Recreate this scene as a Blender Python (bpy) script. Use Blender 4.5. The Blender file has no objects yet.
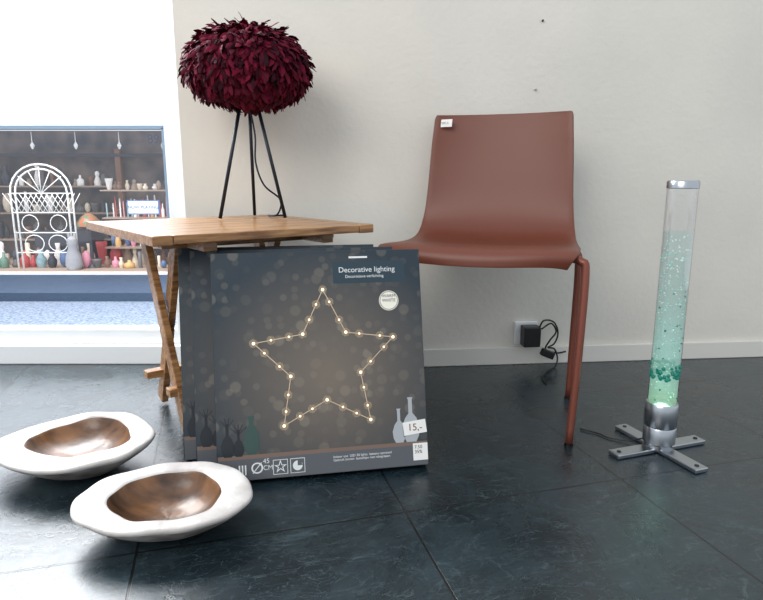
import bpy, math, random
from mathutils import Vector, Matrix
random.seed(7)
S=bpy.context.scene
COL=S.collection
def srgb(c):
    return tuple(((x/255)/12.92 if x/255<=.04045 else ((x/255+.055)/1.055)**2.4) for x in c)+(1,)
# ---------- materials
def mat(name,rgb,rough=.5,metal=0,emis=None,es=0,spec=.5,coat=0,noise=None,bump=None,alpha=None,trans=0):
    m=bpy.data.materials.new(name); m.use_nodes=True
    nt=m.node_tree; b=nt.nodes['Principled BSDF']
    b.inputs['Base Color'].default_value=srgb(rgb)
    b.inputs['Roughness'].default_value=rough; b.inputs['Metallic'].default_value=metal
    b.inputs['Specular IOR Level'].default_value=spec
    b.inputs['Coat Weight'].default_value=coat
    b.inputs['Transmission Weight'].default_value=trans
    if emis: 
        b.inputs['Emission Color'].default_value=srgb(emis); b.inputs['Emission Strength'].default_value=es
    if alpha is not None: b.inputs['Alpha'].default_value=alpha
    if noise or bump:
        tc=nt.nodes.new('ShaderNodeTexCoord')
    if noise:
        rgb2,scale,stretch=noise
        mp=nt.nodes.new('ShaderNodeMapping'); mp.inputs['Scale'].default_value=stretch
        n=nt.nodes.new('ShaderNodeTexNoise'); n.inputs['Scale'].default_value=scale; n.inputs['Detail'].default_value=6
        r=nt.nodes.new('ShaderNodeValToRGB')
        r.color_ramp.elements[0].position=.35; r.color_ramp.elements[1].position=.65
        r.color_ramp.elements[0].color=srgb(rgb); r.color_ramp.elements[1].color=srgb(rgb2)
        nt.links.new(tc.outputs['Object'],mp.inputs[0]); nt.links.new(mp.outputs[0],n.inputs['Vector'])
        nt.links.new(n.outputs['Fac'],r.inputs[0]); nt.links.new(r.outputs[0],b.inputs['Base Color'])
    if bump:
        sc,st=bump
        n2=nt.nodes.new('ShaderNodeTexNoise'); n2.inputs['Scale'].default_value=sc; n2.inputs['Detail'].default_value=5
        bp=nt.nodes.new('ShaderNodeBump'); bp.inputs['Strength'].default_value=st; bp.inputs['Distance'].default_value=.004
        nt.links.new(tc.outputs['Object'],n2.inputs['Vector']); nt.links.new(n2.outputs['Fac'],bp.inputs['Height'])
        nt.links.new(bp.outputs[0],b.inputs['Normal'])
    return m
# ---------- geometry helpers
def empty(name,loc=(0,0,0),rot=None):
    e=bpy.data.objects.new(name,None); e.empty_display_size=.05; COL.objects.link(e)
    m=Matrix.Translation(loc)
    if rot is not None: m=m@rot
    e.matrix_world=m
    return e
def mobj(name,v,f,mats,parent=None,smooth=False,idx=None):
    me=bpy.data.meshes.new(name); me.from_pydata([tuple(p) for p in v],[],f)
    if not isinstance(mats,(list,tuple)): mats=[mats]
    for m in mats: me.materials.append(m)
    if idx:
        for p,i in zip(me.polygons,idx): p.material_index=i
    if smooth:
        for p in me.polygons: p.use_smooth=True
    me.update()
    o=bpy.data.objects.new(name,me); COL.objects.link(o)
    if parent: o.parent=parent
    return o
def boxvf(c,s):
    x,y,z=c; a,b,d=s[0]/2,s[1]/2,s[2]/2
    v=[(x-a,y-b,z-d),(x+a,y-b,z-d),(x+a,y+b,z-d),(x-a,y+b,z-d),(x-a,y-b,z+d),(x+a,y-b,z+d),(x+a,y+b,z+d),(x-a,y+b,z+d)]
    f=[(0,3,2,1),(4,5,6,7),(0,1,5,4),(1,2,6,5),(2,3,7,6),(3,0,4,7)]
    return v,f
def box(name,c,s,m,parent=None,bevel=0,rot=None):
    v,f=boxvf((0,0,0),s)
    o=mobj(name,v,f,m,parent)
    o.location=c
    if rot: o.rotation_euler=rot
    if bevel:
        b=o.modifiers.new('b','BEVEL'); b.width=bevel; b.segments=3
    return o
def multi(name,boxes,mats,parent=None,bevel=0):
    V=[];F=[];I=[]
    for c,s,i in boxes:
        v,f=boxvf(c,s); n=len(V); V+=v; F+=[tuple(k+n for k in q) for q in f]; I+=[i]*6
    o=mobj(name,V,F,mats,parent,idx=I)
    if bevel:
        b=o.modifiers.new('b','BEVEL'); b.width=bevel; b.segments=2
    return o
def bar(name,p1,p2,w,t,m,parent=None,side=Vector((0,1,0)),bevel=.002):
    p1=Vector(p1);p2=Vector(p2); d=(p2-p1).normalized()
    a=d.cross(Vector(side)).normalized(); b=d.cross(a).normalized()
    v=[]
    for p in (p1,p2):
        for i,j in ((-1,-1),(1,-1),(1,1),(-1,1)): v.append(p+a*w/2*i+b*t/2*j)
    f=[(0,1,2,3),(7,6,5,4),(0,4,5,1),(1,5,6,2),(2,6,7,3),(3,7,4,0)]
    o=mobj(name,v,f,m,parent)
    if bevel:
        bb=o.modifiers.new('b','BEVEL'); bb.width=bevel; bb.segments=2
    return o
def smoothpts(P,n=6):
    P=[Vector(p) for p in P]
    if len(P)<3: return P
    out=[]
    Q=[P[0]*2-P[1]]+P+[P[-1]*2-P[-2]]
    for i in range(1,len(Q)-2):
        p0,p1,p2,p3=Q[i-1:i+3]
        for k in range(n):
            t=k/n
            out.append(.5*((2*p1)+(p2-p0)*t+(2*p0-5*p1+4*p2-p3)*t*t+(3*p1-p0-3*p2+p3)*t**3))
    out.append(P[-1]); return out
def tubevf(P,r,seg=10,closed=False):
    P=[Vector(p) for p in P]; V=[];F=[]
    n=len(P); rr=r if isinstance(r,(list,tuple)) else None
    up=None
    for i,p in enumerate(P):
        d=(P[min(i+1,n-1)]-P[max(i-1,0)]).normalized()
        if up is None:
            up=d.orthogonal().normalized()
        up=(up-d*up.dot(d)).normalized(); sd=d.cross(up)
        R=rr[0]+(rr[1]-rr[0])*i/(n-1) if rr else r
        for k in range(seg):
            a=2*math.pi*k/seg; V.append(p+up*R*math.cos(a)+sd*R*math.sin(a))
    for i in range(n-1):
        for k in range(seg):
            F.append((i*seg+k,i*seg+(k+1)%seg,(i+1)*seg+(k+1)%seg,(i+1)*seg+k))
    F.append(tuple(range(seg))[::-1]); F.append(tuple((n-1)*seg+k for k in range(seg)))
    return V,F
def tube(name,P,r,m,parent=None,sm=True,seg=10,n=6):
    if sm: P=smoothpts(P,n)
    V,F=tubevf(P,r,seg)
    return mobj(name,V,F,m,parent,smooth=True)
def lathe(name,prof,m,parent=None,seg=40,loc=(0,0,0),smooth=True):
    V=[];F=[]
    for r,z in prof:
        for k in range(seg):
            a=2*math.pi*k/seg; V.append((loc[0]+r*math.cos(a),loc[1]+r*math.sin(a),loc[2]+z))
    for i in range(len(prof)-1):
        for k in range(seg):
            F.append((i*seg+k,i*seg+(k+1)%seg,(i+1)*seg+(k+1)%seg,(i+1)*seg+k))
    F.append(tuple(range(seg))[::-1]); F.append(tuple((len(prof)-1)*seg+k for k in range(seg)))
    o=mobj(name,V,F,m,parent,smooth=smooth)
    if smooth:
        e=o.modifiers.new('e','EDGE_SPLIT'); e.split_angle=math.radians(40)
    return o
def disc(name,c,r,m,parent,y=0,seg=28):   # faces -Y
    V=[(c[0]+r*math.cos(2*math.pi*k/seg),y,c[1]+r*math.sin(2*math.pi*k/seg)) for k in range(seg)]
    return mobj(name,V,[tuple(range(seg))],m,parent)
def flatpoly(name,pts,m,parent,y):
    return mobj(name,[(p[0],y,p[1]) for p in pts],[tuple(range(len(pts)))],m,parent)
def text(name,body,x,z,size,m,parent,y,align='LEFT'):
    c=bpy.data.curves.new(name,'FONT'); c.body=body; c.size=size; c.align_x=align; c.align_y='CENTER'; c.extrude=.0001
    c.materials.append(m)
    o=bpy.data.objects.new(name,c); COL.objects.link(o); o.parent=parent
    o.location=(x,y,z); o.rotation_euler=(math.pi/2,0,0); return o

# ---------- base materials
M_wall=mat('plaster',(226,223,214),.85,bump=(60,.35),spec=.2,noise=((217,214,206),2.5,(1,1,1)))
M_white=mat('white_paint',(240,243,246),.4)
M_base=mat('skirting_paint',(222,220,214),.5)
M_wood=mat('oiled_acacia',(176,132,88),.3,noise=((112,76,46),9,(1.2,14,14)),bump=(60,.2))
M_brownpl=mat('chair_shell_plastic',(108,56,40),.45,bump=(500,.06))
M_tube=mat('chair_frame_paint',(134,76,62),.35,metal=.45)
M_black=mat('black_metal',(16,24,38),.45,metal=.2)
M_blackpl=mat('black_plastic',(14,15,18),.35)
M_steel=mat('brushed_steel',(178,184,190),.28,metal=1,bump=(300,.05))
M_paper=mat('label_paper',(238,238,235),.6)
M_ink=mat('ink',(30,34,40),.6)

# ---------- floor
def floor_mat():
    m=bpy.data.materials.new('slate_tiles'); m.use_nodes=True; nt=m.node_tree; N=nt.nodes; L=nt.links
    b=N['Principled BSDF']
    tc=N.new('ShaderNodeTexCoord'); mp=N.new('ShaderNodeMapping'); mp.vector_type='TEXTURE'
    mp.inputs['Location'].default_value=(.044,1.0245,0); mp.inputs['Rotation'].default_value=(0,0,math.radians(15.5))
    L.new(tc.outputs['Object'],mp.inputs[0])
    br=N.new('ShaderNodeTexBrick'); br.offset=0; br.squash=1
    br.inputs['Scale'].default_value=1; br.inputs['Brick Width'].default_value=.47; br.inputs['Row Height'].default_value=.47
    br.inputs['Mortar Size'].default_value=.0026; br.inputs['Mortar Smooth'].default_value=.3
    L.new(mp.outputs[0],br.inputs['Vector'])
    n1=N.new('ShaderNodeTexNoise'); n1.inputs['Scale'].default_value=5; n1.inputs['Detail'].default_value=12; n1.inputs['Roughness'].default_value=.72; n1.inputs['Distortion'].default_value=.8
    L.new(mp.outputs[0],n1.inputs['Vector'])
    cr=N.new('ShaderNodeValToRGB'); cr.color_ramp.elements[0].position=.3; cr.color_ramp.elements[1].position=.75
    cr.color_ramp.elements[0].color=srgb((10,20,25)); cr.color_ramp.elements[1].color=srgb((36,54,62))
    L.new(n1.outputs['Fac'],cr.inputs[0])
    prev=cr.outputs[0]
    for sc,rot,wd,st in ((7,0,.008,.28),(3,.6,.005,.3),(14,1.3,.014,.2)):
        mq=N.new('ShaderNodeMapping'); mq.inputs['Rotation'].default_value=(0,0,rot); mq.inputs['Scale'].default_value=(1,2.2,1)
        L.new(mp.outputs[0],mq.inputs[0])
        n2=N.new('ShaderNodeTexNoise'); n2.inputs['Scale'].default_value=sc; n2.inputs['Detail'].default_value=8; n2.inputs['Distortion'].default_value=2.0
        L.new(mq.outputs[0],n2.inputs['Vector'])
        ab=N.new('ShaderNodeMath'); ab.operation='SUBTRACT'; ab.inputs[1].default_value=.5; L.new(n2.outputs['Fac'],ab.inputs[0])
        ab2=N.new('ShaderNodeMath'); ab2.operation='ABSOLUTE'; L.new(ab.outputs[0],ab2.inputs[0])
        vr=N.new('ShaderNodeMapRange'); vr.inputs['From Min'].default_value=0; vr.inputs['From Max'].default_value=wd; vr.inputs['To Min'].default_value=st; vr.inputs['To Max'].default_value=0
        L.new(ab2.outputs[0],vr.inputs['Value'])
        mx=N.new('ShaderNodeMixRGB'); mx.inputs['Color2'].default_value=srgb((92,112,118)); L.new(vr.outputs[0],mx.inputs['Fac']); L.new(prev,mx.inputs['Color1'])
        prev=mx.outputs[0]
    m2=N.new('ShaderNodeMixRGB'); m2.inputs['Color2'].default_value=srgb((6,10,13)); L.new(br.outputs['Fac'],m2.inputs['Fac']); L.new(prev,m2.inputs['Color1'])
    L.new(m2.outputs[0],b.inputs['Base Color'])
    b.inputs['Specular IOR Level'].default_value=.75
    rr=N.new('ShaderNodeMapRange'); rr.inputs['From Min'].default_value=.3; rr.inputs['From Max'].default_value=.7; rr.inputs['To Min'].default_value=.2; rr.inputs['To Max'].default_value=.36
    L.new(n1.outputs['Fac'],rr.inputs['Value']); L.new(rr.outputs[0],b.inputs['Roughness'])
    bp=N.new('ShaderNodeBump'); bp.inputs['Strength'].default_value=.3; bp.inputs['Distance'].default_value=.006
    sb=N.new('ShaderNodeMath'); sb.operation='SUBTRACT'; L.new(n1.outputs['Fac'],sb.inputs[0]); L.new(br.outputs['Fac'],sb.inputs[1])
    L.new(sb.outputs[0],bp.inputs['Height']); L.new(bp.outputs[0],b.inputs['Normal'])
    return m
mobj('floor',[(-3,-2.2,0),(3,-2.2,0),(3,2.3,0),(-.58,1.97,0),(-3,1.95,0)],[(0,1,2,3,4)],floor_mat())

# ---------- walls
def wally(x): return 1.911+.0964*x
def prism(name,poly,z0,z1,m,parent=None,bevel=0):
    n=len(poly); V=[(p[0],p[1],z0) for p in poly]+[(p[0],p[1],z1) for p in poly]
    F=[tuple(range(n))[::-1],tuple(range(n,2*n))]+[(i,(i+1)%n,n+(i+1)%n,n+i) for i in range(n)]
    o=mobj(name,V,F,m,parent)
    if bevel:
        b=o.modifiers.new('b','BEVEL'); b.width=bevel; b.segments=2
    return o
xl=-.60
prism('wall_back',[(xl,wally(xl)),(3,wally(3)),(3,wally(3)+.25),(xl,wally(xl)+.25)],0,2.7,M_wall)
prism('baseboard_back',[(xl+.0,wally(xl)-.012),(3,wally(3)-.012),(3,wally(3)-.0005),(xl,wally(xl)-.0005)],0,.06,M_base,bevel=.003)
ding=empty('wall_nails',(0,0,0))
for i,(x,z) in enumerate(((.478,.885),(.490,1.085))):
    tube('nail_%d'%i,[(x,wally(x)+.002,z),(x,wally(x)-.008,z)],.0028,M_steel if i==0 else M_ink,ding,sm=False)
# ---------- window
wy=1.955
win=empty('window_1',(0,0,0))
box('kick_board',(-1.80,wy+.02,.032),(2.41,.06,.064),M_white,win,.003)
box('bottom_rail',(-1.80,wy+.05,.089),(2.41,.06,.05),M_white,win,.004)
box('jamb_right',(-.645,wy+.05,1.4),(.092,.07,2.6),M_white,win,.004)
box('jamb_left',(-2.98,wy+.05,1.4),(.06,.07,2.6),M_white,win,.004)
box('head_rail',(-1.83,wy+.05,2.62),(2.36,.07,.14),M_white,win,.004)
gm=bpy.data.materials.new('window_glass'); gm.use_nodes=True; nt=gm.node_tree; nt.nodes.clear()
o_=nt.nodes.new('ShaderNodeOutputMaterial'); t_=nt.nodes.new('ShaderNodeBsdfTransparent'); g_=nt.nodes.new('ShaderNodeBsdfGlossy'); g_.inputs['Roughness'].default_value=.02
x_=nt.nodes.new('ShaderNodeMixShader'); x_.inputs[0].default_value=.10
nt.links.new(t_.outputs[0],x_.inputs[1]); nt.links.new(g_.outputs[0],x_.inputs[2]); nt.links.new(x_.outputs[0],o_.inputs[0])
mobj('pane',[(-2.95,wy+.055,.11),(-.70,wy+.055,.11),(-.70,wy+.055,2.56),(-2.95,wy+.055,2.56)],[(0,1,2,3)],gm,win)

# ---------- exterior street
M_pave=mat('pavement',(140,152,170),.7,noise=((76,92,114),60,(1,1,1)),bump=(80,.5))
mobj('ground_street',[(-8,2.25,-.22),(3,2.25,-.22),(3,12,-.22),(-8,12,-.22)],[(0,1,2,3)],M_pave)
shop=empty('shopfront',(0,0,0))
M_fac=mat('white_render_glow',(248,250,255),.8,emis=(240,246,255),es=.5)  # emission in the plaster makes the facade look overexposed
M_frame=mat('shop_frame',(96,116,135),.5)
M_dark=mat('shop_interior',(124,112,108),.8,noise=((74,76,84),5,(1,1,1)))
M_kerb=mat('dark_step',(50,70,94),.6)
box('fascia',(-3.5,5.1,2.75),(9,.2,3.42),M_fac,shop)
box('pier_right',(-.2,5.1,.41),(3.0,.2,1.26),M_fac,shop)
box('pier_left',(-6.6,5.1,.41),(3.0,.2,1.26),M_fac,shop)
box('step',(-3.4,4.55,-.19),(7.5,.9,.06),M_kerb,shop)
box('sill',(-3.4,4.98,-.185),(4,.12,.07),M_white,shop)
box('head_frame',(-3.4,5.02,1.025),(3.5,.08,.03),M_frame,shop)
box('post_right',(-1.74,5.02,.42),(.05,.08,1.2),M_frame,shop)
box('post_mid',(-4.1,5.02,.42),(.06,.08,1.2),M_frame,shop)
box('interior_back',(-3.4,5.95,.42),(3.4,.05,1.3),M_dark,shop)
box('interior_floor',(-3.4,5.5,-.16),(3.4,.95,.04),mat('display_floor',(165,145,130),.7),shop)
cols=[(180,80,84),(214,200,180),(94,124,110),(90,112,150),(206,166,110),(226,222,218),(120,92,80),(206,138,156),(60,62,72),(140,168,176),(96,94,96),(150,132,120)]
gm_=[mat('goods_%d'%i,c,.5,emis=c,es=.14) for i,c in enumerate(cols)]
GV=[];GF=[];GI=[]
def good(x,y,z,kind,r,h,ci):
    pr={'bottle':[(.9,0),(1,.05),(1,.55),(.35,.72),(.3,1)],'candle':[(.4,0),(.4,.97),(.1,1)],'ball':[(.3,0),(.85,.2),(1,.5),(.8,.8),(.2,1)],
        'cup':[(.5,0),(.6,.1),(.95,.8),(1,1)],'vase':[(.6,0),(.9,.25),(.95,.45),(.4,.75),(.55,1)],'figure':[(.8,0),(.9,.25),(.5,.55),(.35,.62),(.55,.75),(.5,.92),(.1,1)]}[kind]
    n0=len(GV); sg=8
    for a,b in pr:
        for k in range(sg): GV.append((x+r*a*math.cos(k*math.pi/4),y+r*a*math.sin(k*math.pi/4),z+h*b))
    for i in range(len(pr)-1):
        for k in range(sg): GF.append((n0+i*sg+k,n0+i*sg+(k+1)%sg,n0+(i+1)*sg+(k+1)%sg,n0+(i+1)*sg+k)); GI.append(ci)
    GF.append(tuple(n0+(len(pr)-1)*sg+k for k in range(sg))); GI.append(ci)
kinds=['bottle','candle','ball','cup','vase','figure']
def row(x0,x1,y,z,hmin,hmax,rmin,rmax,kk=kinds,cc=range(12),gap=.008):
    x=x0
    while x<x1:
        r=random.uniform(rmin,rmax); good(x+r,y+random.uniform(-.04,.04),z,random.choice(kk),r,random.uniform(hmin,hmax),random.choice(list(cc))); x+=2*r+random.uniform(0,gap)
B=[]
for z0 in (.02,.28,.52): B.append(((-2.12,5.4,z0),(.66,.2,.012),11))
row(-2.44,-1.82,5.38,.286,.12,.2,.012,.02,['candle','bottle'],(0,7,4,5,9,0,7))
row(-2.44,-1.82,5.38,.526,.05,.10,.02,.035,kinds,(1,5,10,11,6))
row(-2.44,-1.82,5.38,.026,.1,.18,.02,.035,kinds,(0,7,5,1,3,4))
row(-4.0,-1.85,5.2,-.14,.06,.16,.025,.05)
row(-4.0,-1.85,5.42,-.14,.1,.24,.03,.06,kinds,(1,5,6,8,10,11,0))
for z0 in (.05,.30,.55):
    B.append(((-3.25,5.8,z0),(1.5,.14,.015),11)); row(-4.0,-2.55,5.8,z0+.008,.06,.2,.02,.05,kinds,(1,5,6,8,10,11,10,8))
B.append(((-2.5,5.85,.35),(.05,.05,1.1),6)); B.append(((-3.4,5.85,.84),(3.2,.06,.03),8)); B.append(((-2.9,5.6,.0),(.5,.3,.3),8))
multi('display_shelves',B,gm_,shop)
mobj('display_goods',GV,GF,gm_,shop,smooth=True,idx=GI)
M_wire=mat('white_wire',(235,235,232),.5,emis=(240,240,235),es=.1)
V=[];F=[]
def addt(P,r):
    v,f=tubevf(P,r,6); n=len(V); V.extend(v); F.extend([tuple(k+n for k in q) for q in f])
cxr=-2.86; 
for k in (1,.84):
    P=[(cxr-.26*k,5.12,-.14),(cxr-.26*k,5.12,.5)]+[(cxr-.26*k*math.cos(a*math.pi/12),5.12,.5+.24*k*math.sin(a*math.pi/12)) for a in range(1,12)]+[(cxr+.26*k,5.12,.5),(cxr+.26*k,5.12,-.14)]
    addt(P,.008)
for z in (0,.17,.34,.5): addt([(cxr-.26,5.12,z),(cxr+.26,5.12,z)],.005)
for q in range(-5,6):
    addt([(cxr+q*.045,5.12,.34),(cxr+q*.045+.10,5.12,.5)],.003); addt([(cxr+q*.045,5.12,.34),(cxr+q*.045-.10,5.12,.5)],.003)
for q in range(-2,3): addt([(cxr,5.12,.5),(cxr+q*.09,5.12,.72-abs(q)*.04)],.004)
for q in (-1,1):
    addt([(cxr+q*.12+.07*math.cos(a*.4),5.12,.25+.07*math.sin(a*.4)) for a in range(17)],.004)
    addt([(cxr+q*.10+.08*math.cos(a*.4),5.12,.08+.07*math.sin(a*.4)) for a in range(17)],.004)
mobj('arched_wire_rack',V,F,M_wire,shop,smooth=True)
box('sign_board',(-2.0,5.1,.385),(.27,.015,.12),mat('sign_edge',(90,120,170),.5),shop)
box('sign_face',(-2.0,5.091,.385),(.25,.004,.10),mat('sign',(225,235,245),.5,emis=(225,235,245),es=.2),shop)
text('sign_text','NOW PLAYING',-2.0,.385,.037,mat('sign_ink',(30,60,120),.5),shop,5.087,'CENTER')
text('glass_lettering','89',-1.83,.93,.10,mat('dark_letter',(30,40,60),.5),shop,4.97,'CENTER')
lathe('stained_glass_lamp_base',[(.05,-.14),(.015,-.1),(.012,.2),(.012,.26)],gm_[8],shop,16,(-2.52,5.2,0))
lathe('stained_glass_lamp_shade',[(.10,.22),(.095,.25),(.06,.30),(.02,.33)],mat('stained',(190,90,60),.4,noise=((60,120,90),30,(1,1,1)),emis=(120,80,50),es=.2),shop,16,(-2.52,5.2,0))
M_cat=mat('cat',(160,160,165),.6)
lathe('cat_ornament_body',[(.05,-.14),(.07,-.1),(.06,-.02),(.035,.05),(.045,.08),(.04,.12),(.01,.145)],M_cat,shop,14,(-2.62,5.08,0))
for i in (-1,1): bar('cat_ear_%d'%i,(-2.62+i*.022,5.08,.13),(-2.62+i*.028,5.08,.17),.02,.01,M_cat,shop,bevel=0)
for i in range(5):
    x=-3.25+i*.36
    lathe('hanging_ornament_%d'%i,[(.002,.14),(.003,.06),(.018,.03),(.005,.0)],M_wire,shop,10,(x,5.12,.86))

# ---------- folding table
M_rot=lambda d:Matrix.Rotation(math.radians(d),4,'Z')
tab=empty('folding_table',(-.3965,1.493,0),M_rot(38))
zt=.506
bx=[((-.232,0,zt-.010),(.040,.53,.020),0),((.252,0,zt-.010),(.040,.53,.020),0)]
nsl=7; wsl=.53/nsl
for i in range(nsl):
    bx.append(((.010,-.265+wsl*(i+.5),zt-.0095),(.441,wsl-.003,.018),0))
multi('slatted_top',bx,[M_wood],tab,.002)
for i,xx in enumerate((-.12,.17)):
    box('rail_%d'%i,(xx,.0,zt-.031),(.03,.44,.022),M_wood,tab,.002)
    s=.024 if i==0 else -.024
    bar('leg_a_%d'%i,(xx-s/2,.18,zt-.045),(xx-s/2,-.04,.012),.036,.018,M_wood,tab,side=(1,0,0))
    bar('leg_b_%d'%i,(xx+s/2,.02,zt-.045),(xx+s/2,.21,.012),.036,.018,M_wood,tab,side=(1,0,0))
bar('stretcher_low',(-.16,.175,.10),(.2,.175,.10),.03,.02,M_wood,tab,side=(0,0,1))
bar('stretcher_foot',(-.16,.0,.10),(.2,.0,.10),.03,.02,M_wood,tab,side=(0,0,1))
bar('stretcher_up',(-.19,-.11,zt-.032),(.25,-.11,zt-.032),.03,.02,M_wood,tab,side=(0,0,1))

# ---------- feather lamp
fl=empty('feather_table_lamp',(-.350,1.655,zt+.0005),M_rot(20))
zc=.390; RX=.140; RZ=.088
lathe('shade_core',[(RX*.93*math.sin(math.pi*i/16)+.001,zc-RZ*.93*math.cos(math.pi*i/16)) for i in range(17)],mat('core',(30,5,18),.9),fl,32)
fm=bpy.data.materials.new('burgundy_feather'); fm.use_nodes=True; nt=fm.node_tree; b=nt.nodes['Principled BSDF']
b.inputs['Roughness'].default_value=.75; b.inputs['Sheen Weight'].default_value=.15; b.inputs['Specular IOR Level'].default_value=.15
b.inputs['Sheen Tint'].default_value=srgb((200,50,100))
gi=nt.nodes.new('ShaderNodeNewGeometry'); cr=nt.nodes.new('ShaderNodeValToRGB')
cr.color_ramp.elements[0].color=srgb((28,5,16)); cr.color_ramp.elements[1].color=srgb((104,12,40))
nt.links.new(gi.outputs['Random Per Island'],cr.inputs[0]); nt.links.new(cr.outputs[0],b.inputs['Base Color'])
V=[];F=[]
NF=5200; ga=math.pi*(3-math.sqrt(5))
for i in range(NF):
    cz=1-2*(i+.5)/NF
    th=math.acos(cz)+random.uniform(-.05,.05); ph=i*ga+random.uniform(-.15,.15)
    nrm=Vector((math.sin(th)*math.cos(ph),math.sin(th)*math.sin(ph),math.cos(th)))
    rs=random.uniform(.93,1.04)
    p=Vector((nrm.x*RX*rs,nrm.y*RX*rs,zc+nrm.z*RZ*rs))
    down=Vector((math.cos(th)*math.cos(ph),math.cos(th)*math.sin(ph),-math.sin(th)))
    side=nrm.cross(down).normalized()
    down=(down+side*random.uniform(-.9,.9)).normalized(); side=nrm.cross(down).normalized()
    tilt=random.uniform(.45,1.35)
    L=random.uniform(.026,.050); W=random.uniform(.0036,.0075)
    if th>2.3: L*=.8
    base=len(V); segs=5
    pos=p.copy(); roll=random.uniform(-.8,.8); curl=random.uniform(.6,2.0)
    sd=(side*math.cos(roll)+nrm*math.sin(roll)).normalized()
    for k in range(segs+1):
        t=k/segs
        w=W*(math.sin(math.pi*min(1,(.12+t*.70)))**.6) if k<segs else W*.3
        dirv=(down*math.cos(tilt-curl*t)+nrm*math.sin(tilt-curl*t)).normalized()
        j=random.uniform(.8,1.2)
        V+= [pos-sd*w*j, pos+nrm*.0015, pos+sd*w/j]
        pos=pos+dirv*L/segs
    for k in range(segs):
        a=base+3*k
        F+=[(a,a+1,a+4,a+3),(a+1,a+2,a+5,a+4)]
mobj('feather_shade',V,F,fm,fl,smooth=True)
for i in range(3):
    a=[math.radians(200),math.radians(-40),math.radians(80)][i]
    tube('leg_%d'%i,[(.016*math.cos(a),.016*math.sin(a),.335),(.098*math.cos(a),.098*math.sin(a),.004)],.0048,M_black,fl,sm=False)
lathe('socket',[(.018,.29),(.02,.295),(.02,.36),(.012,.38)],M_black,fl,20)
tube('cord',[(.0,.0,.30),(.012,-.004,.22),(.01,-.01,.15),(.03,-.01,.09),(.075,0,.05),(.07,.02,.01),(.05,.05,.004),(.09,.06,.004),(.10,.09,.004)],.0025,M_black,fl)

# ---------- chair
ch=empty('shell_chair',(.277,1.59,0),M_rot(-18.4))
prof=[(-.238,.424,.214),(-.236,.440,.224),(-.222,.451,.232),(-.18,.457,.238),(-.09,.450,.240),(0,.443,.238),(.08,.443,.232),(.13,.452,.226),(.165,.475,.221),(.188,.515,.215),(.203,.565,.210),(.216,.63,.206),(.229,.70,.202),(.241,.765,.197),(.246,.79,.195),(.248,.799,.190)]
PP=smoothpts([(a,b_,c) for a,b_,c in prof],4)
NT=26; V=[];F=[]
for i,p in enumerate(PP):
    s=i/(len(PP)-1)
    for j in range(NT+1):
        t=-1+2*j/NT
        at=abs(t)
        x=p.z*t
        back=max(0,min(1,(s-.5)*3)); seat=1-back
        y=p.x - back*.030*at**2.2 + seat*.03*at**2.5*max(0,1-s*4)
        z=p.y + seat*(-.012*at**6 + .012*at**2*min(1,s*3)) - (1-at**2)*.010*max(0,1-s*7)
        V.append((x,y,z))
nr=len(PP)
for i in range(nr-1):
    for j in range(NT):
        a=i*(NT+1)+j; F.append((a,a+1,a+NT+2,a+NT+1))
o=mobj('shell',V,F,M_brownpl,ch,smooth=True)
m_=o.modifiers.new('s','SOLIDIFY'); m_.thickness=.009; m_.offset=-1
b_=o.modifiers.new('b','BEVEL'); b_.width=.002; b_.segments=2
for sx,n in ((1,'r'),(-1,'l')):
    tube('front_leg_'+n,[(sx*.05,-.12,.424),(sx*.16,-.15,.424),(sx*.216,-.165,.434),(sx*.242,-.172,.428),(sx*.253,-.176,.400),(sx*.249,-.195,.2),(sx*.241,-.213,.006)],(.0112,.0088),M_tube,ch,seg=14)
    rx_=.217 if sx<0 else .234
    tube('rear_leg_'+n,[(sx*.05,.06,.423),(sx*.16,.075,.423),(sx*(rx_-.008),.085,.42),(sx*(rx_+.002),.09,.38),(sx*rx_,.10,.2),(sx*(rx_-.003),.11,.006)],(.0108,.0086),M_tube,ch,seg=14)
tube('cross_rail_front',[(-.18,-.155,.424),(.18,-.155,.424)],.008,M_black,ch,sm=False)
box('mount_plate',(0,-.03,.429),(.14,.3,.008),M_black,ch)
lb=box('price_label',(-.158,.204,.774),(.036,.0012,.022),M_paper,ch,rot=(math.radians(-10),0,math.radians(-14)))
text('label_text','ITEM 12',-.174,.774,.007,M_ink,ch,.2025)
bpy.data.objects['label_text'].rotation_euler=(math.radians(80),0,math.radians(-14))
for sx in (1,-1):
    lathe('glide',[(.0105,0),(.0105,.006)],M_blackpl,ch,14,(sx*.241,-.213,0))
    lathe('glide',[(.0105,0),(.0105,.006)],M_blackpl,ch,14,(sx*(.214 if sx<0 else .231),.11,0))

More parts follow.
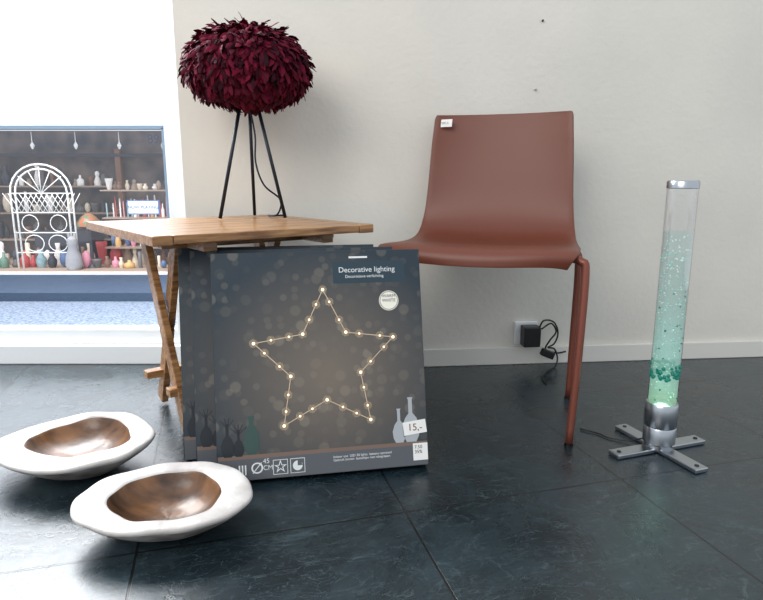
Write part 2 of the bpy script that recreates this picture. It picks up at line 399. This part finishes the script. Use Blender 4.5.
# ---------- boxes
def print_mat():
    m=bpy.data.materials.new('printed_card'); m.use_nodes=True; nt=m.node_tree;N=nt.nodes;L=nt.links;b=N['Principled BSDF']
    b.inputs['Roughness'].default_value=.32
    tc=N.new('ShaderNodeTexCoord'); mp=N.new('ShaderNodeMapping'); mp.inputs['Location'].default_value=(-.235*3.6,0,-.2*3.6); mp.inputs['Scale'].default_value=(3.6,0,3.6)
    L.new(tc.outputs['Object'],mp.inputs[0])
    g=N.new('ShaderNodeTexGradient'); g.gradient_type='SPHERICAL'; L.new(mp.outputs[0],g.inputs[0])
    cr=N.new('ShaderNodeValToRGB'); cr.color_ramp.elements[0].color=srgb((30,46,57)); cr.color_ramp.elements[1].color=srgb((114,104,94)); cr.color_ramp.elements[0].position=.0; cr.color_ramp.elements[1].position=.95
    L.new(g.outputs[0],cr.inputs[0])
    prev=cr.outputs[0]
    for sc,off,amt in ((22,0,.14),(34,3,.09)):
        vo=N.new('ShaderNodeTexVoronoi'); vo.inputs['Scale'].default_value=sc; vo.feature='F1'; vo.voronoi_dimensions='2D'
        cb=N.new('ShaderNodeSeparateXYZ'); L.new(tc.outputs['Object'],cb.inputs[0]); cc=N.new('ShaderNodeCombineXYZ'); ad=N.new('ShaderNodeMath'); ad.inputs[1].default_value=off
        L.new(cb.outputs['X'],ad.inputs[0]); L.new(ad.outputs[0],cc.inputs['X']); L.new(cb.outputs['Z'],cc.inputs['Y']); L.new(cc.outputs[0],vo.inputs['Vector'])
        r=N.new('ShaderNodeMapRange'); r.inputs['From Min'].default_value=.20; r.inputs['From Max'].default_value=.28; r.inputs['To Min'].default_value=amt; r.inputs['To Max'].default_value=0
        L.new(vo.outputs['Distance'],r.inputs['Value'])
        sp=N.new('ShaderNodeSeparateColor'); L.new(vo.outputs['Color'],sp.inputs[0])
        pw=N.new('ShaderNodeMath'); pw.operation='POWER'; pw.inputs[1].default_value=2; L.new(sp.outputs[0],pw.inputs[0])
        mu=N.new('ShaderNodeMath'); mu.operation='MULTIPLY'; L.new(r.outputs[0],mu.inputs[0]); L.new(pw.outputs[0],mu.inputs[1])
        mx=N.new('ShaderNodeMixRGB'); mx.inputs['Color2'].default_value=srgb((200,188,165)); L.new(mu.outputs[0],mx.inputs['Fac']); L.new(prev,mx.inputs['Color1']); prev=mx.outputs[0]
    L.new(prev,b.inputs['Base Color']); return m
M_print=print_mat()
M_card=mat('card_side',(26,42,56),.4)
M_white_ink=mat('white_ink',(225,230,232),.5)
M_bulb=mat('print_bulb_glow',(255,240,205),.5,emis=(255,236,200),es=.9)  # printed dots, given emission to stay bright on the shaded card
M_halo=mat('print_halo',(225,200,165),.5,alpha=.28)
M_wireink=mat('print_wire',(215,190,160),.5)
M_shelf=mat('print_shelf',(120,100,90),.5)
M_low=mat('print_lower',(88,92,98),.45)
M_dkv=mat('print_darkvase',(26,34,42),.5); M_grv=mat('print_greenvase',(50,76,72),.5); M_whv=mat('print_whitevase',(170,176,182),.5)
lean=math.radians(-14)
def boxrot(): return M_rot(10.8)@Matrix.Rotation(lean,4,'X')
W_,H_,T_=.440,.466,.042
def lbox(nm,loc):
    e=empty(nm,loc,boxrot())
    o=box('carton',(W_/2,T_/2,H_/2),(W_,T_,H_),M_card,e,.0015)
    flatpoly('front_art',[(.001,.001),(W_-.001,.001),(W_-.001,H_-.001),(.001,H_-.001)],M_print,e,-.0004)
    return e
zz=.0105
b1=lbox('decorative_light_box',(-.330,1.112,zz))
b2=lbox('decorative_light_box',(-.387,1.162,zz))
b3=lbox('decorative_light_box',(-.430,1.212,zz))
def art(e,full=True):
    y=-.0008
    flatpoly('lower_band',[(.002,.002),(W_-.002,.002),(W_-.002,.044),(.002,.044)],M_low,e,y)
    flatpoly('shelf_line',[(.002,.044),(W_-.002,.044),(W_-.002,.052),(.002,.052)],M_shelf,e,y)
    def vase(n,x,z,s,m):
        pr=[(.010,0),(.016,.012),(.018,.03),(.012,.048),(.004,.058),(.004,.085),(.006,.09)]
        flatpoly(n,[(x+r*s,z+h*s) for r,h in pr]+[(x-r*s,z+h*s) for r,h in pr[::-1]],m,e,y-.0002)
    vase('vase_a',.022,.05,.75,M_dkv); vase('vase_b',.044,.05,.6,M_dkv)
    for k in range(9):
        a=math.radians(40+k*12.5); x0,z0=(.022,.108) if k%2 else (.044,.095)
        bar('sprig_%d'%k,(x0,y-.0002,z0),(x0+.022*math.cos(a),y-.0002,z0+.022*math.sin(a)),.0014,.0002,M_dkv,e,bevel=0)
    if not full: return
    flatpoly('green_vase',[(.062,.052),(.078,.052),(.086,.07),(.084,.095),(.074,.115),(.077,.13),(.063,.13),(.066,.115),(.056,.095),(.054,.07)],M_grv,e,y-.0002)
    vase('vase_c',.378,.052,.8,M_whv); vase('vase_d',.404,.052,1.05,M_whv)
    cx,cz,R=.227,.230,.154; pts=[]
    for k in range(10):
        a=math.radians(90+36*k); r=R if k%2==0 else R*.50
        pts.append(Vector((cx+r*math.cos(a),y-.0004,cz+r*math.sin(a))))
    V=[];F=[];V2=[];F2=[];V3=[];F3=[]
    for k in range(10):
        p,q=pts[k],pts[(k+1)%10]; d=(q-p); n_=Vector((-d.z,0,d.x)).normalized()*.0008
        m0=len(V); V+=[p-n_,q-n_,q+n_,p+n_]; F.append((m0,m0+1,m0+2,m0+3))
        for s in (0,.33,.68):
            c=p+d*(s+random.uniform(-.05,.05) if s else 0)
            for (VV,FF,rad,yy) in ((V2,F2,.0024 if s else .0034,-.0004),(V3,F3,.009,-.0001)):
                m0=len(VV); 
                for a in range(14): VV.append(c+Vector((rad*math.cos(a*math.pi/7),yy,rad*math.sin(a*math.pi/7))))
                FF.append(tuple(range(m0,m0+14)))
    mobj('star_wire',V,F,M_wireink,e); mobj('star_lights',V2,F2,M_bulb,e); mobj('star_halos',V3,F3,M_halo,e)
    text('title','Decorative lighting',.262,.424,.0160,M_white_ink,e,y)
    text('subtitle','Decoratieve verlichting',.276,.410,.0088,M_white_ink,e,y)
    flatpoly('title_panel',[(.25,.396),(.405,.396),(.405,.442),(.25,.442)],mat('title_panel',(32,56,68),.4),e,y+.0002)
    box('logo_bar',(.305,y,.451),(.04,.0002,.004),M_white_ink,e)
    disc('badge_ring',(.368,.356),.0215,mat('badge_ring',(225,222,205),.5),e,y)
    disc('badge',(.368,.356),.0195,mat('badge_in',(45,60,70),.5),e,y-.0002)
    disc('badge_core',(.368,.356),.0185,mat('badge_core',(240,238,225),.5),e,y-.0003)
    text('badge_text','WARM\nWHITE',.368,.361,.0095,M_ink,e,y-.0005,'CENTER')
    text('size_text','\u00d8',.066,.023,.032,M_white_ink,e,y-.0003)
    text('size_cm','45\nCM',.091,.030,.0135,M_white_ink,e,y-.0003)
    for i,x in ((1,.126),(2,.161)):
        w=.030
        flatpoly('icon_%d'%i,[(x-w/2,.008),(x+w/2,.008),(x+w/2,.038),(x-w/2,.038)],M_white_ink,e,y-.0003)
        flatpoly('icon_in_%d'%i,[(x-w/2+.0012,.0092),(x+w/2-.0012,.0092),(x+w/2-.0012,.0368),(x-w/2+.0012,.0368)],M_low,e,y-.0005)
    for q in range(3): box('icon_bar_%d'%q,(.044+q*.006,y-.0007,.022),(.003,.0002,.02),M_white_ink,e)
    disc('icon_clock',(.161,.023),.010,M_white_ink,e,y-.0007); 
    flatpoly('icon_clock_cut',[(.161,.023),(.171,.023),(.168,.032),(.161,.033)],M_low,e,y-.0009)
    text('icon_star','\u2606',.126,.022,.028,M_white_ink,e,y-.0007,'CENTER')
    text('fine_print','Indoor use  LED 30 lights  battery operated\nGebruik binnen  batterijen niet inbegrepen',.235,.03,.007,M_white_ink,e,y-.0003)
    box('price_sticker',(.412,-.0016,.082),(.050,.001,.028),M_paper,e,rot=(0,math.radians(-6),0))
    text('price','15,-',.396,.082,.021,mat('price_ink',(120,70,50),.6),e,-.0024)
    box('price_sticker_low',(.422,-.0016,.030),(.032,.001,.036),M_paper,e)
    text('price_low','7.50\n35%',.409,.035,.010,M_ink,e,-.0024)
art(b1); art(b2,False); art(b3,False)

# ---------- bowls
def bowl_mats():
    lip=mat('bleached_rim',(212,210,208),.5,noise=((176,171,168),12,(1,1,1)),bump=(40,.7),spec=.4)
    ins=mat('polished_teak',(58,36,22),.38,noise=((126,88,56),12,(1,3,1)),bump=(40,.3),coat=.12)
    out=mat('bleached_outer',(180,174,170),.65,noise=((112,104,98),16,(1,1,1)),bump=(50,1.0))
    return [out,lip,ins]
BM=bowl_mats()
def bowl(nm,loc,rx,ry,h,inner,rot,seed,wob,cut,off):
    rnd=random.Random(seed); ph=[rnd.uniform(0,6.28) for _ in range(8)]
    e=empty(nm,loc,M_rot(rot)); n=120
    rings=[(0.001,0,0),(.34,0,0),(.44,.004,0),(.58,h*.22,0),(.76,h*.48,0),(.92,h*.74,0),(.985,h*.88,0),(1.0,h*.95,1),(.99,h+.001,1),(.95,h+.003,1),(.84,h+.002,1),(inner+.05,h+.000,1),(inner,h-.003,1),(inner*.96,h-.013,2),(inner*.84,h-.030,2),(inner*.55,h-.046,2),(inner*.25,h-.051,2),(.001,h-.052,2)]
    V=[];F=[];I=[]
    for ri,(fr,z,mi) in enumerate(rings):
        for k in range(n):
            a=2*math.pi*k/n
            outr=1+.035*math.sin(2*a+ph[0])+.022*math.sin(3*a+ph[1])+.010*math.sin(7*a+ph[2])+.005*math.sin(13*a+ph[4])
            inr=1+cut*math.sin(2*a+ph[3])+cut*.8*math.sin(3*a+ph[4])+.02*math.sin(6*a+ph[5])
            bl=1 if ri<10 else (0.5 if ri==10 else 0)
            q=outr*bl+inr*(1-bl)
            zw=wob*math.sin(a+ph[6])+wob*.5*math.sin(3*a+ph[7])+.001*math.sin(9*a+ph[1])
            kz=max(0,(z/h))**1.2 if z>0 else 0
            if ri>=13: kz*=.4
            oo=off*(1-bl)*ry
            V.append((rx*fr*q*math.cos(a),ry*fr*q*math.sin(a)+oo,z+zw*kz))
    for i in range(len(rings)-1):
        for k in range(n):
            F.append((i*n+k,i*n+(k+1)%n,(i+1)*n+(k+1)%n,(i+1)*n+k)); I.append(rings[i+1][2])
    o=mobj('carved_body',V,F,BM,e,smooth=True,idx=I)
    sb=o.modifiers.new('s','SUBSURF'); sb.levels=1; sb.render_levels=1
    return e
bowl('wooden_bowl',(-.382,.975,0),.148,.122,.064,.66,4,3,.003,.035,.03)
bowl('wooden_bowl',(-.653,1.198,0),.170,.138,.068,.66,-6,11,.007,.08,.14)

# ---------- bubble lamp
bl=empty('bubble_tube_lamp',(.638,1.292,0),M_rot(19))
for i in range(4):
    a=math.pi/2*i; c,s=math.cos(a),math.sin(a); L_=.125
    V=[];F=[]
    for d in (0,L_):
        for w in (-.017,.017):
            for z in (.011,.001): V.append((d*c-w*s,d*s+w*c,z+(i%2)*.0003))
    F=[(0,4,6,2),(1,3,7,5),(0,1,5,4),(2,6,7,3),(0,2,3,1),(4,5,7,6)]
    o=mobj('foot_%d'%i,V,F,M_steel,bl); b_=o.modifiers.new('b','BEVEL'); b_.width=.002; b_.segments=2
    lathe('screw_%d'%i,[(.005,0),(.0045,.0015)],M_ink,bl,12,((L_-.015)*c,(L_-.015)*s,.0113))
lathe('cup',[(.029,.010),(.030,.018),(.035,.022),(.0355,.058),(.034,.060),(.0355,.062),(.0355,.112),(.033,.116)],M_steel,bl,48)
lathe('cap',[(.0305,.592),(.032,.593),(.032,.606),(.030,.609)],M_steel,bl,48)
tg=bpy.data.materials.new('acrylic_tube'); tg.use_nodes=True; nt=tg.node_tree; nt.nodes.clear()
o_=nt.nodes.new('ShaderNodeOutputMaterial'); t_=nt.nodes.new('ShaderNodeBsdfTransparent'); t_.inputs[0].default_value=(.96,.97,.97,1)
g_=nt.nodes.new('ShaderNodeBsdfGlossy'); g_.inputs['Roughness'].default_value=.08; x_=nt.nodes.new('ShaderNodeMixShader'); lw=nt.nodes.new('ShaderNodeLayerWeight'); lw.inputs[0].default_value=.4
mr=nt.nodes.new('ShaderNodeMapRange'); mr.inputs['To Min'].default_value=.06; mr.inputs['To Max'].default_value=.6
nt.links.new(lw.outputs['Facing'],mr.inputs[0]); nt.links.new(mr.outputs[0],x_.inputs[0]); nt.links.new(t_.outputs[0],x_.inputs[1]); nt.links.new(g_.outputs[0],x_.inputs[2]); nt.links.new(x_.outputs[0],o_.inputs[0])
V=[];F=[];n=48
for z in (.114,.594):
    for k in range(n): a=2*math.pi*k/n; V.append((.031*math.cos(a),.031*math.sin(a),z))
F=[(k,(k+1)%n,n+(k+1)%n,n+k) for k in range(n)]
mobj('tube',V,F,tg,bl,smooth=True)
wm=bpy.data.materials.new('glowing_water'); wm.use_nodes=True; nt=wm.node_tree; N=nt.nodes; L=nt.links; N.clear()
o_=N.new('ShaderNodeOutputMaterial'); tc=N.new('ShaderNodeTexCoord'); sx=N.new('ShaderNodeSeparateXYZ'); L.new(tc.outputs['Object'],sx.inputs[0])
mr=N.new('ShaderNodeMapRange'); mr.inputs['From Min'].default_value=.114; mr.inputs['From Max'].default_value=.5; L.new(sx.outputs['Z'],mr.inputs[0])
cr=N.new('ShaderNodeValToRGB'); e=cr.color_ramp.elements; e[0].color=srgb((190,248,196)); e[1].color=srgb((206,220,220)); e[1].position=.98
x=e.new(.08); x.color=srgb((188,244,216)); x=e.new(.3); x.color=srgb((184,238,226)); x=e.new(.6); x.color=srgb((188,222,216))
L.new(mr.outputs[0],cr.inputs[0]); em=N.new('ShaderNodeEmission'); em.inputs[1].default_value=.8; L.new(cr.outputs[0],em.inputs[0])
tr=N.new('ShaderNodeBsdfTransparent'); tr.inputs[0].default_value=(.88,.95,.94,1); mx=N.new('ShaderNodeMixShader')
fa=N.new('ShaderNodeMapRange'); fa.inputs['From Min'].default_value=0; fa.inputs['From Max'].default_value=1; fa.inputs['To Min'].default_value=.58; fa.inputs['To Max'].default_value=.14
L.new(mr.outputs[0],fa.inputs[0]); L.new(fa.outputs[0],mx.inputs[0])
L.new(tr.outputs[0],mx.inputs[1]); L.new(em.outputs[0],mx.inputs[2]); L.new(mx.outputs[0],o_.inputs[0])
lathe('water',[(.0292,.115),(.0292,.5)],wm,bl,40)
def spheres(name,items,m,parent):
    V=[];F=[]
    for (c,r) in items:
        n0=len(V); a,bn=8,5
        V.append((c[0],c[1],c[2]+r))
        for i in range(1,bn):
            t=math.pi*i/bn
            for k in range(a): V.append((c[0]+r*math.sin(t)*math.cos(2*math.pi*k/a),c[1]+r*math.sin(t)*math.sin(2*math.pi*k/a),c[2]+r*math.cos(t)))
        V.append((c[0],c[1],c[2]-r)); last=len(V)-1
        for k in range(a): F.append((n0,n0+1+k,n0+1+(k+1)%a))
        for i in range(bn-2):
            for k in range(a): q=n0+1+i*a; F.append((q+k,q+a+k,q+a+(k+1)%a,q+(k+1)%a))
        q=n0+1+(bn-2)*a
        for k in range(a): F.append((q+k,last,q+(k+1)%a))
    return mobj(name,V,F,m,parent,smooth=True)
def rp(z0,z1,rm=.029,rmin=.1):
    a=random.uniform(0,6.28); r=rm*math.sqrt(random.uniform(rmin,1)); return (r*math.cos(a),r*math.sin(a),random.uniform(z0,z1))
spheres('bubbles',[(rp(.12,.495,.0288),random.uniform(.0008,.0018)) for _ in range(160)],mat('bubble',(235,250,245),.2,emis=(225,250,240),es=.3),bl)
spheres('turquoise_beads',[(rp(.176,.206,.0296,.85),random.uniform(.003,.0052)) for _ in range(110)]+[(rp(.2,.38,.0296,.8),random.uniform(.0018,.0028)) for _ in range(16)]+[(rp(.12,.18,.0296,.8),random.uniform(.0018,.003)) for _ in range(10)],mat('turquoise_bead',(0,120,104),.3,emis=(0,120,104),es=.2),bl)
spheres('pale_beads',[(rp(.2,.48,.0288,.5),random.uniform(.0018,.0036)) for _ in range(50)],mat('pale_bead',(160,205,195),.3,emis=(160,205,195),es=.2),bl)
tube('cord',[(-.02,.025,.02),(-.04,.05,.006),(-.07,.085,.003),(-.075,.11,.003),(-.10,.15,.003)],.0018,M_blackpl,bl)
pl=bpy.data.lights.new('tube_led','POINT'); pl.energy=.15; pl.color=(.6,1,.75); pl.shadow_soft_size=.02
po=bpy.data.objects.new('tube_led',pl); COL.objects.link(po); po.parent=bl; po.location=(0,0,.135)

# ---------- socket, adaptor, cords
sk=empty('power_adaptor',(.49,wally(.49),0),M_rot(5.5))
box('socket_plate',(-.008,-.006,.108),(.078,.011,.078),M_white,sk,.003)
box('adaptor_body',(.000,-.034,.104),(.056,.045,.068),M_blackpl,sk,.004)
tube('cord',[(.02,-.05,.13),(.035,-.055,.16),(.075,-.04,.150),(.095,-.03,.11),(.085,-.03,.075),(.06,-.04,.065),(.08,-.045,.06),(.09,-.05,.03),(.08,-.06,.004),(.04,-.10,.004),(.0,-.16,.004),(-.01,-.22,.004)],.0028,M_blackpl,sk,n=8)
tube('cord_loop',[(.03,-.05,.13),(.06,-.055,.15),(.08,-.05,.12),(.06,-.05,.09),(.05,-.045,.06),(.09,-.04,.045),(.12,-.045,.05)],.0028,M_blackpl,sk,n=8)
box('cord_switch',(.055,-.05,.046),(.045,.02,.024),M_blackpl,sk,.003,rot=(0,.4,0))

# ---------- lights / world
w=bpy.data.worlds.new('World'); S.world=w; w.use_nodes=True
bg=w.node_tree.nodes['Background']; bg.inputs[0].default_value=(.89,.94,1,1); bg.inputs[1].default_value=.95
def area(name,loc,target,sx_,sy_,en,col=(1,1,1)):
    l=bpy.data.lights.new(name,'AREA'); l.shape='RECTANGLE'; l.size=sx_; l.size_y=sy_; l.energy=en; l.color=col
    o=bpy.data.objects.new(name,l); COL.objects.link(o); o.location=loc
    d=Vector(target)-Vector(loc); o.rotation_euler=d.to_track_quat('-Z','Y').to_euler(); return o
area('window_daylight',(-1.7,2.6,2.1),(-.3,.9,.2),2.2,1.3,170,(.95,.98,1))
area('street_daylight',(-3,3.2,3.4),(-3,5.1,.6),3,1,240,(.97,.98,1))
area('front_fill',(-1.6,-1.2,2.3),(.2,1.7,.7),2,1.6,62,(1,.96,.90))  # soft fill added for unseen light from behind the camera, left

# ---------- camera
cd=bpy.data.cameras.new('cam'); cd.sensor_width=36; cd.lens=36*600/763; cd.clip_start=.01
co=bpy.data.objects.new('cam',cd); COL.objects.link(co); co.location=(0,0,.61)
co.rotation_euler=(math.radians(90-11.31),0,0); S.camera=co
try:
    S.view_settings.view_transform='Standard'
except Exception as ex: print(ex)
